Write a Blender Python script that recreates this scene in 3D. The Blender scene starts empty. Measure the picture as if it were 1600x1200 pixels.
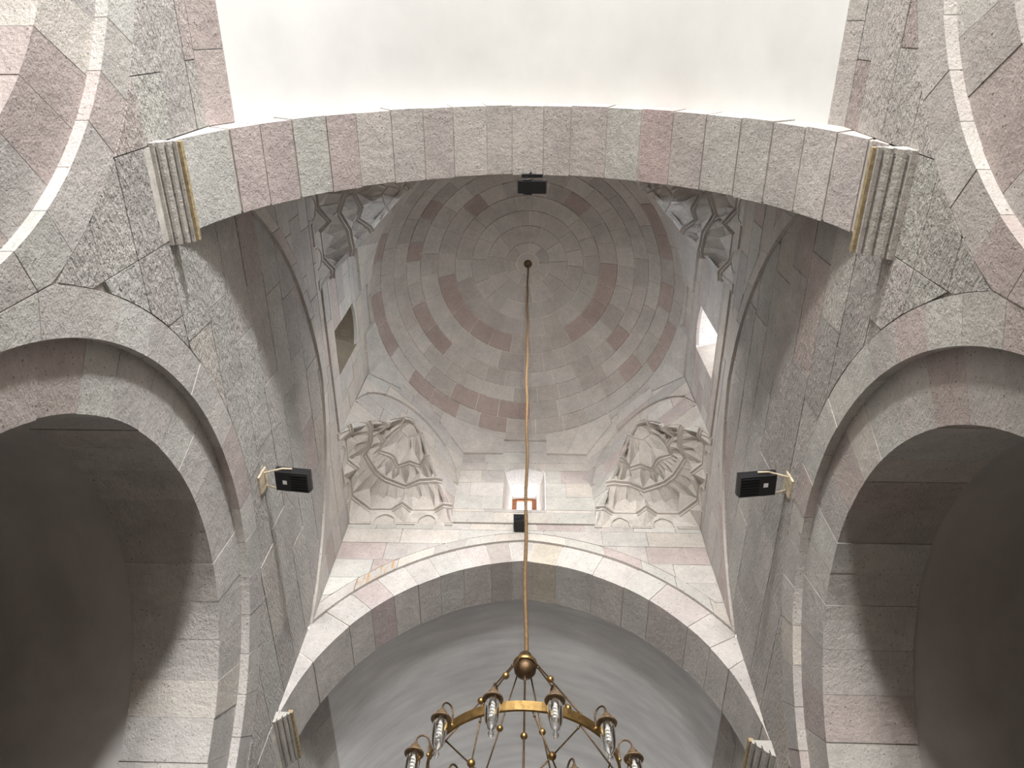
import bpy, math, random
from math import sin, cos, pi, sqrt, acos, asin, atan2, radians, tan
from mathutils import Vector, Matrix

scene = bpy.context.scene
C = scene.collection
rng = random.Random(7)

# ------------------------------------------------------------------ camera
S = 6.5            # metres per layout unit (camera to the far wall of the domed bay)
EYE = 1.6          # camera height above the floor
def W(p): return (p[0]*S, p[1]*S, p[2]*S + EYE)

F_PX, PIT, ROLL, YAW, CAMX = 1147.74, radians(26.577), radians(3.6865), radians(-3.4396), 0.0153
Xr = Vector((cos(YAW), -sin(YAW), 0)); Yr = Vector((sin(YAW), cos(YAW), 0)); Zr = Vector((0, 0, 1))
vd = Yr*sin(PIT) + Zr*cos(PIT); vu = -Yr*cos(PIT) + Zr*sin(PIT)
right = Xr*cos(ROLL) + vu*sin(ROLL); up = -Xr*sin(ROLL) + vu*cos(ROLL)
cam_d = bpy.data.cameras.new('camera'); cam = bpy.data.objects.new('camera', cam_d); C.objects.link(cam)
cam_d.sensor_width = 36; cam_d.lens = F_PX/1600*36; cam_d.clip_start = 0.05; cam_d.clip_end = 200
m = Matrix((right, up, -vd)).transposed().to_4x4(); m.translation = Vector(W((CAMX, 0, 0)))
cam.matrix_world = m
scene.camera = cam

# ------------------------------------------------------------------ world and light
wd = bpy.data.worlds.new('world'); scene.world = wd; wd.use_nodes = True
bg = wd.node_tree.nodes['Background']; bg.inputs[0].default_value = (0.84, 0.92, 1.0, 1); bg.inputs[1].default_value = 34.0

def area(name, loc, target, sx, sy, power, col=(1, 1, 1), spread=180):
    d = bpy.data.lights.new(name, 'AREA'); d.shape = 'RECTANGLE'; d.size = sx; d.size_y = sy
    d.energy = power; d.color = col; d.spread = radians(spread)
    o = bpy.data.objects.new(name, d); C.objects.link(o)
    o.location = loc; o.rotation_euler = (Vector(target) - Vector(loc)).to_track_quat('-Z', 'Y').to_euler()
    return o
BACK = -2.50       # end wall of the nave behind the camera
area('entrance_daylight', W((0.0, BACK+0.02, 0.10)), W((0, 1, 0.75)), 1.2, 2.3, 4100, (1.0, 0.985, 0.965))
# unseen fill lights added behind the camera to brighten the domed bay's side walls
area('nave_fill', W((0.15, -1.30, 1.00)), W((-0.386, 0.72, 0.74)), 0.8, 0.8, 190, (0.98, 0.99, 1.0), 50)
area('nave_fill', W((-0.15, -1.30, 1.00)), W((0.386, 0.72, 0.74)), 0.8, 0.8, 110, (1.0, 0.975, 0.95), 50)

scene.view_settings.view_transform = 'Standard'; scene.view_settings.look = 'None'
scene.view_settings.gamma = 1.0; scene.view_settings.use_curve_mapping = False
scene.view_settings.exposure = -0.25

# ------------------------------------------------------------------ materials
def mat(name):
    m = bpy.data.materials.new(name); m.use_nodes = True
    nt = m.node_tree; b = nt.nodes['Principled BSDF']; return m, nt, b
def nd(nt, t, **kw):
    n = nt.nodes.new(t)
    for k, v in kw.items(): setattr(n, k, v)
    return n
def mixc(nt, a, b, fac, mode='MIX'):
    n = nd(nt, 'ShaderNodeMix', data_type='RGBA', blend_type=mode)
    for sock, v in ((n.inputs['Factor'], fac), (n.inputs['A'], a), (n.inputs['B'], b)):
        if hasattr(v, 'is_linked'): nt.links.new(v, sock)
        else: sock.default_value = v
    return n.outputs['Result']
def noise(nt, vec, scale, detail=3, rough=0.6):
    n = nd(nt, 'ShaderNodeTexNoise'); n.inputs['Scale'].default_value = scale
    n.inputs['Detail'].default_value = detail; n.inputs['Roughness'].default_value = rough
    nt.links.new(vec, n.inputs['Vector']); return n.outputs['Fac']
def ramp(nt, fac, stops):
    n = nd(nt, 'ShaderNodeValToRGB'); e = n.color_ramp.elements
    while len(e) < len(stops): e.new(0.5)
    for i, (p, c) in enumerate(stops):
        e[i].position = p; e[i].color = c if len(c) == 4 else (*c, 1)
    nt.links.new(fac, n.inputs['Fac']); return n.outputs['Color']
def mapping(nt, vec, scale=(1, 1, 1), rot=(0, 0, 0)):
    n = nd(nt, 'ShaderNodeMapping'); n.inputs['Scale'].default_value = scale; n.inputs['Rotation'].default_value = rot
    nt.links.new(vec, n.inputs['Vector']); return n.outputs['Vector']

def stone_mat(name, bump=0.5, chisel=1.0, stain=None, fine=1.0):
    m, nt, b = mat(name)
    pos = nd(nt, 'ShaderNodeNewGeometry').outputs['Position']
    oc = nd(nt, 'ShaderNodeObjectInfo')
    n1 = noise(nt, pos, 3.0, 4); n2 = noise(nt, pos, 14.0, 5, 0.7); n3 = noise(nt, pos, 70*fine, 3, 0.6)
    c = mixc(nt, oc.outputs['Color'], ramp(nt, n1, [(0.3, (0.88,)*3), (0.7, (1.09, 1.085, 1.08))]), 1.0, 'MULTIPLY')
    c = mixc(nt, c, ramp(nt, n2, [(0.25, (0.88, 0.875, 0.87)), (0.5, (1, 1, 1)), (0.78, (1.12, 1.12, 1.12))]), 1.0, 'MULTIPLY')
    pores = ramp(nt, noise(nt, pos, 60*fine, 2, 0.5), [(0.27, (0.42, 0.40, 0.39)), (0.36, (1, 1, 1))])
    c = mixc(nt, c, pores, 0.8, 'MULTIPLY')
    vo_ = nd(nt, 'ShaderNodeTexVoronoi'); vo_.inputs['Scale'].default_value = 20*fine; nt.links.new(pos, vo_.inputs['Vector'])
    pit = ramp(nt, vo_.outputs['Distance'], [(0.12, (0.42, 0.40, 0.39)), (0.20, (1, 1, 1))])
    c = mixc(nt, c, pit, ramp(nt, n2, [(0.46, (0, 0, 0)), (0.56, (0.9, 0.9, 0.9))]), 'MULTIPLY')
    if stain:
        st = ramp(nt, noise(nt, mapping(nt, pos, (14, 14, 3)), 1.6, 3), [(0.52, (0, 0, 0)), (0.6, (1, 1, 1))])
        c = mixc(nt, c, (*stain, 1), st)
    nt.links.new(c, b.inputs['Base Color'])
    b.inputs['Roughness'].default_value = 0.92; b.inputs['Specular IOR Level'].default_value = 0.15
    chv = noise(nt, mapping(nt, pos, (46, 14, 50), (0.6, 0.5, 0.7)), 1.0, 3, 0.55)
    add = nd(nt, 'ShaderNodeMath', operation='MULTIPLY_ADD'); nt.links.new(chv, add.inputs[0]); add.inputs[1].default_value = chisel*1.3
    mul = nd(nt, 'ShaderNodeMath', operation='MULTIPLY_ADD'); nt.links.new(n3, mul.inputs[0]); mul.inputs[1].default_value = 0.35; nt.links.new(n2, mul.inputs[2])
    nt.links.new(mul.outputs[0], add.inputs[2])
    bp = nd(nt, 'ShaderNodeBump'); bp.inputs['Strength'].default_value = bump; bp.inputs['Distance'].default_value = 0.03
    nt.links.new(add.outputs[0], bp.inputs['Height']); nt.links.new(bp.outputs['Normal'], b.inputs['Normal'])
    return m
STONE = stone_mat('tuff_stone', 0.45, 0.5)
ROUGH = stone_mat('tuff_stone_chiselled', 0.75, 1.4)
SMOOTH = stone_mat('tuff_stone_dressed', 0.16, 0.25)
RUST = stone_mat('tuff_stone_rust_stained', 0.3, 0.4, (0.46, 0.27, 0.13))

def plain(name, col, rough=0.9, metal=0.0, var=0.12, scale=6, bump=0.1, spec=0.2):
    m, nt, b = mat(name)
    pos = nd(nt, 'ShaderNodeNewGeometry').outputs['Position']
    n = noise(nt, pos, scale, 5)
    c = mixc(nt, (*col, 1), ramp(nt, n, [(0.3, (1-var,)*3), (0.7, (1+var,)*3)]), 1.0, 'MULTIPLY')
    nt.links.new(c, b.inputs['Base Color'])
    b.inputs['Roughness'].default_value = rough; b.inputs['Metallic'].default_value = metal; b.inputs['Specular IOR Level'].default_value = spec
    bp = nd(nt, 'ShaderNodeBump'); bp.inputs['Strength'].default_value = bump; bp.inputs['Distance'].default_value = 0.01
    nt.links.new(noise(nt, pos, scale*7, 4), bp.inputs['Height']); nt.links.new(bp.outputs['Normal'], b.inputs['Normal'])
    return m
MORTAR = plain('lime_mortar', (0.50, 0.47, 0.43), var=0.2, scale=9, bump=0.3)
MORTAR_L = plain('pale_mortar', (0.56, 0.52, 0.475), var=0.15, scale=3, bump=0.3)
FLOOR = plain('carpet_floor', (0.42, 0.36, 0.31), var=0.2, scale=2)
OCHRE = plain('ochre_stained_stone', (0.34, 0.27, 0.16), 0.9, 0, 0.4, 30, 0.4)
BLACK = plain('black_painted_metal', (0.010, 0.010, 0.011), 0.45, 0.0, 0.2, 20, 0.05, 0.4)
STEEL = plain('galvanised_bracket', (0.55, 0.47, 0.34), 0.6, 0.3, 0.35, 14, 0.3)
STICK = plain('paper_label', (0.75, 0.75, 0.75), 0.7, 0, 0.03, 8, 0)
WOOD = plain('brown_wood', (0.20, 0.075, 0.03), 0.5, 0, 0.3, 12, 0.2)
SHUT = plain('dark_board', (0.05, 0.035, 0.025), 0.8, 0, 0.3, 6, 0.2)
BRASS = plain('aged_brass', (0.30, 0.19, 0.07), 0.36, 0.9, 0.35, 22, 0.15, 0.5)
BRASS_D = plain('dark_brass', (0.12, 0.075, 0.04), 0.45, 0.8, 0.4, 25, 0.2, 0.5)
CAP = plain('tarnished_cap', (0.20, 0.135, 0.08), 0.55, 0.6, 0.4, 40, 0.25, 0.4)
CORD = plain('brown_sheathed_chain', (0.17, 0.105, 0.05), 0.6, 0.4, 0.3, 30, 0.4, 0.4)
BULB = plain('white_bulb_glass', (0.88, 0.88, 0.86), 0.3, 0, 0.02, 5, 0, 0.5)

def plaster(name, lo, hi, streak, sc=(1.1, 0.28, 1.4)):
    m, nt, b = mat(name)
    pos = nd(nt, 'ShaderNodeNewGeometry').outputs['Position']
    n1 = noise(nt, mapping(nt, pos, sc, (0.15, 0.1, 0.25)), 2.6, 5, 0.6)
    n2 = noise(nt, pos, 0.9, 3)
    c = ramp(nt, n1, [(0.5-streak, lo), (0.5+streak, hi)])
    c = mixc(nt, c, ramp(nt, n2, [(0.3, (0.93,)*3), (0.7, (1.04,)*3)]), 1.0, 'MULTIPLY')
    nt.links.new(c, b.inputs['Base Color']); b.inputs['Roughness'].default_value = 0.85; b.inputs['Specular IOR Level'].default_value = 0.2
    bp = nd(nt, 'ShaderNodeBump'); bp.inputs['Strength'].default_value = 0.12; bp.inputs['Distance'].default_value = 0.02
    nt.links.new(n1, bp.inputs['Height']); nt.links.new(bp.outputs['Normal'], b.inputs['Normal'])
    return m
PLASTER = plaster('white_plaster', (0.70, 0.71, 0.70), (0.76, 0.77, 0.76), 0.22, (0.7, 0.5, 0.9))
PLASTER_F = plaster('brushed_plaster', (0.60, 0.605, 0.61), (0.80, 0.805, 0.81), 0.20, (0.35, 2.0, 0.6))
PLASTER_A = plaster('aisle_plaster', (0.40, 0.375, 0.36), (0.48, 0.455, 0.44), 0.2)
mg, nt, b = mat('clear_glass'); GLASS = mg
b.inputs['Base Color'].default_value = (0.97, 0.98, 0.98, 1); b.inputs['Transmission Weight'].default_value = 1.0
b.inputs['Roughness'].default_value = 0.03; b.inputs['IOR'].default_value = 1.3
mg, nt, b = mat('window_glass'); PANE = mg
b.inputs['Base Color'].default_value = (0.97, 0.98, 0.99, 1); b.inputs['Transmission Weight'].default_value = 1.0
b.inputs['Roughness'].default_value = 0.0; b.inputs['IOR'].default_value = 1.02

# ------------------------------------------------------------------ helpers
def link(name, me, parent=None, color=None):
    o = bpy.data.objects.new(name, me); C.objects.link(o)
    if parent is not None: o.parent = parent
    if color: o.color = (*color, 1)
    return o
def mesh_obj(name, vs, fs, mt, parent=None, color=None, smooth=False, world=True):
    me = bpy.data.meshes.new(name)
    me.from_pydata([W(v) for v in vs] if world else vs, [], fs)
    me.materials.append(mt)
    if smooth:
        for p in me.polygons: p.use_smooth = True
    me.validate(); me.update()
    return link(name, me, parent, color or (1, 1, 1))
def tag(o, label, cat, group=None, kind=None):
    o['label'] = label; o['category'] = cat
    if group: o['group'] = group
    if kind: o['kind'] = kind
    return o
def empty(name, loc=(0, 0, 0)):
    o = bpy.data.objects.new(name, None); o.empty_display_size = 0.2; C.objects.link(o); o.location = loc; return o

GREY = [(0.440, 0.412, 0.392), (0.460, 0.436, 0.416), (0.420, 0.396, 0.378), (0.450, 0.430, 0.405)]
GREEN = [(0.450, 0.438, 0.410), (0.465, 0.455, 0.430)]
PINK = [(0.425, 0.370, 0.350), (0.410, 0.356, 0.338), (0.435, 0.384, 0.364)]
WARM = [(0.475, 0.440, 0.400), (0.495, 0.462, 0.425)]
def jit(c, a, b_):
    k = rng.uniform(a, b_); return tuple(x*k for x in c)
def pick(wg=6, we=2, wp=1.5, ww=1.0):
    pal = rng.choices([GREY, GREEN, PINK, WARM], [wg, we, wp, ww])[0]
    c = rng.choice(pal); k = rng.uniform(0.92, 1.08); return tuple(x*k for x in c)

# two-centred arch shared by the nave arches and the grooves on the walls
AR, AE, AZ = 0.431, 0.043, 0.762
def arch_z(x, dl=0.0):
    q = (AR+dl)**2 - (abs(x)+AE)**2
    return AZ + sqrt(q) if q > 0 else AZ
def arch_pt(x, dl):                     # point radially dl outside the intrados point above x
    a = acos(min(1, (abs(x)+AE)/AR)); sg = 1 if x >= 0 else -1
    return sg*(-AE+(AR+dl)*cos(a)), AZ+(AR+dl)*sin(a)

YC = 0.612                               # centre of the domed bay
def face(k):                             # map (x, depth-from-centre, z) for the four sides: 0 far, 1 left, 2 near, 3 right
    return [lambda x, d, z: (x, YC+d, z), lambda x, d, z: (-d, YC+x, z),
            lambda x, d, z: (-x, YC-d, z), lambda x, d, z: (d, YC-x, z)][k]

def slab(name, poly, mp, front, back, mt, parent, color):
    """closed polygon prism: poly in (s,t), mp(s, d, t); front/back are d values"""
    n = len(poly)
    vs = [mp(s, front, t) for s, t in poly] + [mp(s, back, t) for s, t in poly]
    fs = [tuple(range(n)), tuple(range(2*n-1, n-1, -1))] + [(i, n+i, n+(i+1) % n, (i+1) % n) for i in range(n)]
    return mesh_obj(name, vs, fs, mt, parent, color)

def clip_poly(s0, s1, z0, z1, lower, upper, gap):
    K = 10
    def lo(s): return max(z0+gap, lower(s)+gap)
    def hi(s): return min(z1-gap, upper(s)-gap)
    s0 += gap; s1 -= gap
    if s1-s0 < 0.006: return []
    ss = [s0+(s1-s0)*i/K for i in range(K+1)]
    ok = [hi(s)-lo(s) > 0 for s in ss]
    runs = []; i = 0
    def edge(a, b):
        for _ in range(14):
            mid = (a+b)/2
            if hi(mid)-lo(mid) > 0: a = mid
            else: b = mid
        return a
    while i <= K:
        if ok[i]:
            j = i
            while j < K and ok[j+1]: j += 1
            r = ss[i:j+1]
            if i > 0: r = [edge(ss[i], ss[i-1])] + r
            if j < K: r = r + [edge(ss[j], ss[j+1])]
            runs.append(r); i = j+1
        else: i += 1
    out = []
    for r in runs:
        if len(r) < 2: continue
        def chain(f):
            pts = [(s, f(s)) for s in r]; keep = [pts[0]]
            for q in range(1, len(pts)-1):
                (ax, ay), (bx, by), (cx, cy) = keep[-1], pts[q], pts[q+1]
                if abs((bx-ax)*(cy-ay)-(by-ay)*(cx-ax)) > 1e-6: keep.append(pts[q])
            keep.append(pts[-1]); return keep
        bt, tp = chain(lo), chain(hi)
        poly = bt + tp[::-1]
        cl = []
        for q in poly:
            if not cl or (abs(q[0]-cl[-1][0])+abs(q[1]-cl[-1][1])) > 2e-4: cl.append(q)
        if len(cl) > 2 and abs(cl[0][0]-cl[-1][0])+abs(cl[0][1]-cl[-1][1]) < 2e-4: cl.pop()
        ar = abs(sum(cl[i][0]*cl[(i+1) % len(cl)][1]-cl[(i+1) % len(cl)][0]*cl[i][1] for i in range(len(cl))))/2
        if len(cl) >= 3 and ar > 1.2e-4: out.append(cl)
    return out

GAP = 0.0006
def courses(parent, mp, d, rows, sa, sb, lower, upper, lmin, lmax, mt, weights=(6, 2, 1.5, 1), depth=0.006, sgn=1, jit=0.0006, gap=GAP, tint=None, stagger=None):
    """rows of stones on a plane; d is the face distance from the bay centre (stones stick out towards the centre)"""
    for z0, z1 in zip(rows[:-1], rows[1:]):
        s = sa; js = [sa]
        s += rng.uniform(0.3, 1)*lmax
        while s < sb-lmin*0.7:
            js.append(s); s += rng.uniform(lmin, lmax)
        js.append(sb)
        for a, b_ in zip(js[:-1], js[1:]):
            for poly in clip_poly(a, b_, z0, z1, lower, upper, gap):
                c = pick(*weights)
                if tint: c = tuple(x*y for x, y in zip(c, tint))
                slab('stone_block', poly, mp, d+rng.uniform(-jit, jit), d+depth, mt, parent, c)

def sheet(name, mp, d, sa, sb, lower, top, n, mt, parent=None):
    vs, fs = [], []
    for i in range(n+1):
        s = sa+(sb-sa)*i/n
        vs += [mp(s, d, lower(s)), mp(s, d, top(s) if callable(top) else top)]
    for i in range(n): fs.append((2*i, 2*i+2, 2*i+3, 2*i+1))
    return mesh_obj(name, vs, fs, mt, parent)

# ------------------------------------------------------------------ layout numbers
H0, H1, H2 = 0.3895, 0.3845, 0.3815      # wall face below the groove, above it, above the ledge
ZB, ZT = 1.306, 1.655                    # ledge, dome springing
NY0, NY1 = 0.120, YC-H0                  # near transverse arch
FY0, FY1 = YC+H0, 1.105                  # far transverse arch
RI, ZI, RE, ZE, RO = 0.328, 0.421, 0.390, 0.437, 0.436
NBC = -0.212                             # centre of the side arches of the near bay
VD = 0.040                               # plaster vaults rise this much above the arches
REC = 0.012                              # recess of the side arch rings
SOF = 0.130                              # depth of the side arches
FLZ = -EYE/S

# ------------------------------------------------------------------ floor and end walls
o = mesh_obj('floor', [(-1.3, BACK-0.1, FLZ), (1.3, BACK-0.1, FLZ), (1.3, 2.2, FLZ), (-1.3, 2.2, FLZ)], [(0, 1, 2, 3)], FLOOR)
tag(o, 'warm grey carpeted floor of the nave, below the view', 'floor', kind='structure')
def box_faces(i=0): return [tuple(i+q for q in f) for f in ((0, 3, 2, 1), (4, 5, 6, 7), (0, 1, 5, 4), (1, 2, 6, 5), (2, 3, 7, 6), (3, 0, 4, 7))]
def box_vs(x0, x1, y0, y1, z0, z1):
    return [(x0, y0, z0), (x1, y0, z0), (x1, y1, z0), (x0, y1, z0), (x0, y0, z1), (x1, y0, z1), (x1, y1, z1), (x0, y1, z1)]
def boxes(name, bs, mt, parent=None, color=None):
    vs, fs = [], []
    for bx in bs: fs += box_faces(len(vs)); vs += box_vs(*bx)
    return mesh_obj(name, vs, fs, mt, parent, color)
o = boxes('wall_back', [(-0.42, 0.42, BACK-0.06, BACK, FLZ, 1.3)], PLASTER)
tag(o, 'plain end wall of the nave behind the viewer', 'wall', kind='structure')
o = boxes('wall_end', [(-0.42, 0.42, 2.1, 2.16, FLZ, 1.3)], PLASTER_F)
tag(o, 'plain end wall closing the grey vaulted bay beyond the far arch', 'wall', kind='structure')

# ------------------------------------------------------------------ side walls
def side_lower(y, r=RE, z=ZE):
    best = FLZ
    for c in (NBC, YC):
        q = r*r-(y-c)**2
        if q > 0: best = max(best, z+sqrt(q))
    return best
def near_profile(y):                      # top of the lower wall zone
    if NY1-0.02 <= y <= FY0+0.02: return arch_z(min(H0, abs(y-YC)), 0.062)
    return 0.965
def build_side(k, sgn, name, label):
    mp = lambda s, d, t: (sgn*d, s, t)    # s is the world y here
    root = sheet(name, mp, H0+0.0035, BACK, 2.15, side_lower, near_profile, 700, MORTAR)
    tag(root, label, 'wall', kind='structure')
    rows = [0.38+0.0655*i for i in range(16)]
    off = 0.012 if sgn < 0 else 0.0
    rows = [r+off for r in rows]
    def low(y): return max(side_lower(y, RO, ZE), 0)
    # lower zone: near bay, behind the near arch, domed bay, far bay
    tn = (1.0, 1.0, 1.0)
    courses(root, mp, H0, rows, -0.16, NY0, low, lambda y: 0.962, 0.09, 0.17, ROUGH, (6, 2, 2.0, 0.5))
    courses(root, mp, H0, [r for r in rows if r < 0.80] + [0.80], NY0, NY1, low, lambda y: 0.80, 0.08, 0.12, ROUGH, (6, 2, 1, 0.5))
    courses(root, mp, H0, rows, NY1, FY0, low, near_profile, 0.10, 0.19, ROUGH, (6, 3, 1.0, 0.6))
    courses(root, mp, H0, rows, FY0, FY1, low, lambda y: 0.80, 0.08, 0.12, ROUGH, (6, 2, 1, 0.5))
    courses(root, mp, H0, rows, FY1, 1.62, lambda y: 0.62, lambda y: 0.962, 0.10, 0.19, ROUGH, (6, 2, 1.0, 0.5))
    xi = 0.3705 if sgn < 0 else 0.3790
    for ya, yb in ((-0.22, NY0), (FY1, 1.62)):
        y = ya
        while y < yb-0.01:
            y2 = min(yb, y+rng.uniform(0.09, 0.16))
            if yb-y2 < 0.04: y2 = yb
            xs = [0.3893+(xi-0.3893)*q/3 for q in range(4)]
            pr = [(x, arch_z(x, VD-0.0022)) for x in xs]+[(x, arch_z(x, VD+0.001)) for x in xs[::-1]]
            vs = [(sgn*x, y+GAP, z) for x, z in pr]+[(sgn*x, y2-GAP, z) for x, z in pr]
            n = len(pr)
            fs = [tuple(range(n)), tuple(range(2*n-1, n-1, -1))]+[(i, n+i, n+(i+1) % n, (i+1) % n) for i in range(n)]
            mesh_obj('haunch_stone', vs, fs, STONE, root, pick(6, 2, 2.5, 0.5))
            y = y2
    # reveal of the groove and of the side arch edges, outer ring of stones on the wall plane
    for c in (NBC, YC):
        N = 22
        for i in range(N):
            a0, a1 = pi*i/N, pi*(i+1)/N
            am = (a0+a1)/2; ym = c+0.41*cos(am)
            if c == NBC and (ym < -0.10): continue
            def pt(a, r): return (c+r*cos(a), ZE+r*sin(a))
            g = 0.0010
            poly = [pt(a0+g+(a1-a0-2*g)*j/9, RE) for j in range(10)] + [pt(a1-g-(a1-a0-2*g)*j/9, RO-GAP) for j in range(10)]
            lim = (NBC+YC)/2
            if c == NBC: poly = [(min(y, lim-0.0008), z) for y, z in poly]
            else: poly = [(max(y, lim+0.0008), z) for y, z in poly]
            slab('arch_border_stone', poly, mp, H0+rng.uniform(-0.0004, 0.0004), H0+REC+0.004, STONE, root, pick(6, 2, 2, 0.5))
    lim = (NBC+YC)/2
    slab('stone_block', [(lim-0.03, 0.50), (lim+0.03, 0.50), (lim+0.03, 0.622), (lim-0.03, 0.622)], mp, H0+0.0010, H0+0.0032, STONE, root, GREY[2])
    return root
wall_left = build_side(1, -1, 'wall_left', 'chiselled stone side wall rising above the dark arch at the left')
wall_right = build_side(3, 1, 'wall_right', 'chiselled stone side wall rising above the dark arch at the right')

# side arches: recessed voussoir rings, each block also forming the deep soffit
def ring_block(name, mp, c, a0, a1, ri, zi, ro, zo, d0, d1, mt, parent, color, n=3):
    vs, fs = [], []
    for j in range(n+1):
        a = a0+(a1-a0)*j/n
        pi_ = (c+ri*cos(a), zi+ri*sin(a)); po = (c+ro*cos(a), zo+ro*sin(a))
        vs += [mp(pi_[0], d0, pi_[1]), mp(pi_[0], d1, pi_[1]), mp(po[0], d1, po[1]), mp(po[0], d0, po[1])]
    for j in range(n):
        q = 4*j
        for e in range(4): fs.append((q+e, q+(e+1) % 4, q+4+(e+1) % 4, q+4+e))
    fs += [(0, 3, 2, 1), (4*n, 4*n+1, 4*n+2, 4*n+3)]
    return mesh_obj(name, vs, fs, mt, parent, color)
for sgn, side in ((-1, 'left'), (1, 'right')):
    mp = lambda s, d, t, sgn=sgn: (sgn*d, s, t)
    for c, lab in ((YC, f'round stone arch with recessed ring opening to the dark aisle at lower {side}'),
                   (NBC, f'part of a round stone arch cut by the upper {side} corner of the frame')):
        root = ring_block('side_arch', mp, c, -0.02, pi+0.02, RI+0.002, ZI, RE+0.03, ZE, H0+REC+0.0025, H0+SOF-0.001, MORTAR, None, None, 48)
        tag(root, lab, 'arch', kind='structure')
        N = 19
        ang = [0.0]
        for i in range(N): ang.append(ang[-1]+rng.uniform(0.85, 1.15))
        ang = [a/ang[-1]*pi for a in ang]
        for i in range(N):
            if c == NBC and c+RI*cos((ang[i]+ang[i+1])/2) < -0.22: continue
            g = 0.0008
            ring_block('voussoir', mp, c, ang[i]+g, ang[i+1]-g, RI+rng.uniform(-0.0008, 0.0008), ZI, RE+0.02, ZE, H0+REC+rng.uniform(-0.0005, 0.0005), H0+SOF,
                       STONE, root, pick(6, 2, 2.2, 0.6))
        # aisle vault behind
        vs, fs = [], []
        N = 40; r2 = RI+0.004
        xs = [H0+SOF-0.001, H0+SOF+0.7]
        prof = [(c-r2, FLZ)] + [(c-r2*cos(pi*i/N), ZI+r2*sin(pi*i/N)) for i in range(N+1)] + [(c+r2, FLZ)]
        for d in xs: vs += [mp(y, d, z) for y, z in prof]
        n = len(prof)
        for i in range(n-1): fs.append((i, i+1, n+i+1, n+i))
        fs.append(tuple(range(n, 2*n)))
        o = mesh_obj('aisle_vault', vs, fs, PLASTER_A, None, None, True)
        tag(o, ('shadowed plaster vault seen through the round arch at lower ' if c == YC else 'plaster aisle vault behind the upper arch at the ')+side, 'vault', kind='structure')
        # piers below the springing
        for yy in (-1, 1):
            ya, yb = sorted((c+yy*RI, c+yy*(RE+0.02)))
            o = boxes('pier_face', [(min(sgn*(H0+REC), sgn*(H0+SOF)), max(sgn*(H0+REC), sgn*(H0+SOF)), ya, yb, FLZ, ZI)], STONE, root, GREY[0])

# ------------------------------------------------------------------ transverse arches
def arch_block(name, xa, xb, dl0, dl1, y0, y1, mt, parent, color, n=4, xmax=H0):
    vs, fs = [], []
    for j in range(n+1):
        x = xa+(xb-xa)*j/n
        for dl, y in ((dl0, y0), (dl0, y1), (dl1, y1), (dl1, y0)):
            px, pz = arch_pt(x, dl)
            px = max(-xmax, min(xmax, px)); vs.append((px, y, pz))
    for j in range(n):
        q = 4*j
        for e in range(4): fs.append((q+e, q+4+e, q+4+(e+1) % 4, q+(e+1) % 4))
    fs += [(0, 1, 2, 3), (4*n+3, 4*n+2, 4*n+1, 4*n)]
    return mesh_obj(name, vs, fs, mt, parent, color)
def xlist(n=60):
    return [(AR)*cos(acos(AE/AR)*0 + 0)]*0 + [ (1 if a > 0 else -1)*(AR*sin(abs(a))-0) for a in []]
def arch_back(name, y0, y1, dl0, dl1):
    # continuous mortar core behind the voussoirs
    a1 = acos(AE/AR); N = 30; xs = []
    for i in range(N+1):
        a = a1*i/N; xs.append(AR*cos(a)-AE)
    xs = [-x for x in xs] + xs[::-1][1:]
    vs, fs = [], []
    for x in xs:
        for dl, y in ((dl0, y0), (dl0, y1), (dl1, y1), (dl1, y0)):
            px, pz = arch_pt(x, dl); px = max(-H0, min(H0, px)); vs.append((px, y, pz))
    for j in range(len(xs)-1):
        q = 4*j
        for e in range(4): fs.append((q+e, q+4+e, q+4+(e+1) % 4, q+(e+1) % 4))
    return mesh_obj(name, vs, fs, MORTAR)
g0, gn, pk, wm = (0.465, 0.440, 0.420), (0.470, 0.462, 0.435), (0.440, 0.380, 0.370), (0.485, 0.455, 0.430)
dg, rd, gp = (0.440, 0.428, 0.408), (0.460, 0.378, 0.368), (0.450, 0.412, 0.398)
near_x = [-0.386, -0.3558, -0.3338, -0.3059, -0.2715, -0.2372, -0.1934, -0.1503, -0.1077, -0.0578, -0.0191, 0.0295, 0.0708, 0.1238, 0.1709, 0.2126, 0.2524, 0.2902, 0.3202, 0.3457, 0.3659, 0.3803, 0.386]
near_c = [gn, pk, pk, gn, pk, wm, g0, gp, wm, wm, wm, gp, gp, gn, rd, gp, dg, dg, g0, g0, gp, gp]
near_arch = arch_back('transverse_arch', NY0+0.0015, NY1-0.0015, 0.0016, VD+0.03)
tag(near_arch, 'broad banded stone arch crossing the top of the view below the white vault', 'arch', kind='structure')
for i, c in enumerate(near_c):
    g = 0.0007
    arch_block('voussoir', near_x[i]+g, near_x[i+1]-g, rng.uniform(-0.0006, 0.0006), VD+0.02, NY0+rng.uniform(-0.0008, 0.0008), NY1+rng.uniform(-0.0008, 0.0008), STONE, near_arch,
               jit(c, 0.95, 1.05))
far_x = [-0.386, -0.3601, -0.316, -0.2833, -0.2472, -0.205, -0.1648, -0.1192, -0.0643, -0.0201, 0.0155, 0.0692, 0.1415, 0.2006, 0.2455, 0.3063, 0.3368, 0.3591, 0.386]
ye = (0.455, 0.415, 0.355); dk = (0.34, 0.31, 0.29)
far_c = [g0, g0, g0, pk, g0, g0, dg, gp, dk, g0, ye, dg, g0, dg, gp, g0, g0, g0]
far_arch = arch_back('transverse_arch', FY0+0.0015, FY1-0.001, 0.0016, 0.061)
tag(far_arch, 'stone arch under the small window, framing the grey vault beyond', 'arch', kind='structure')
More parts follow.
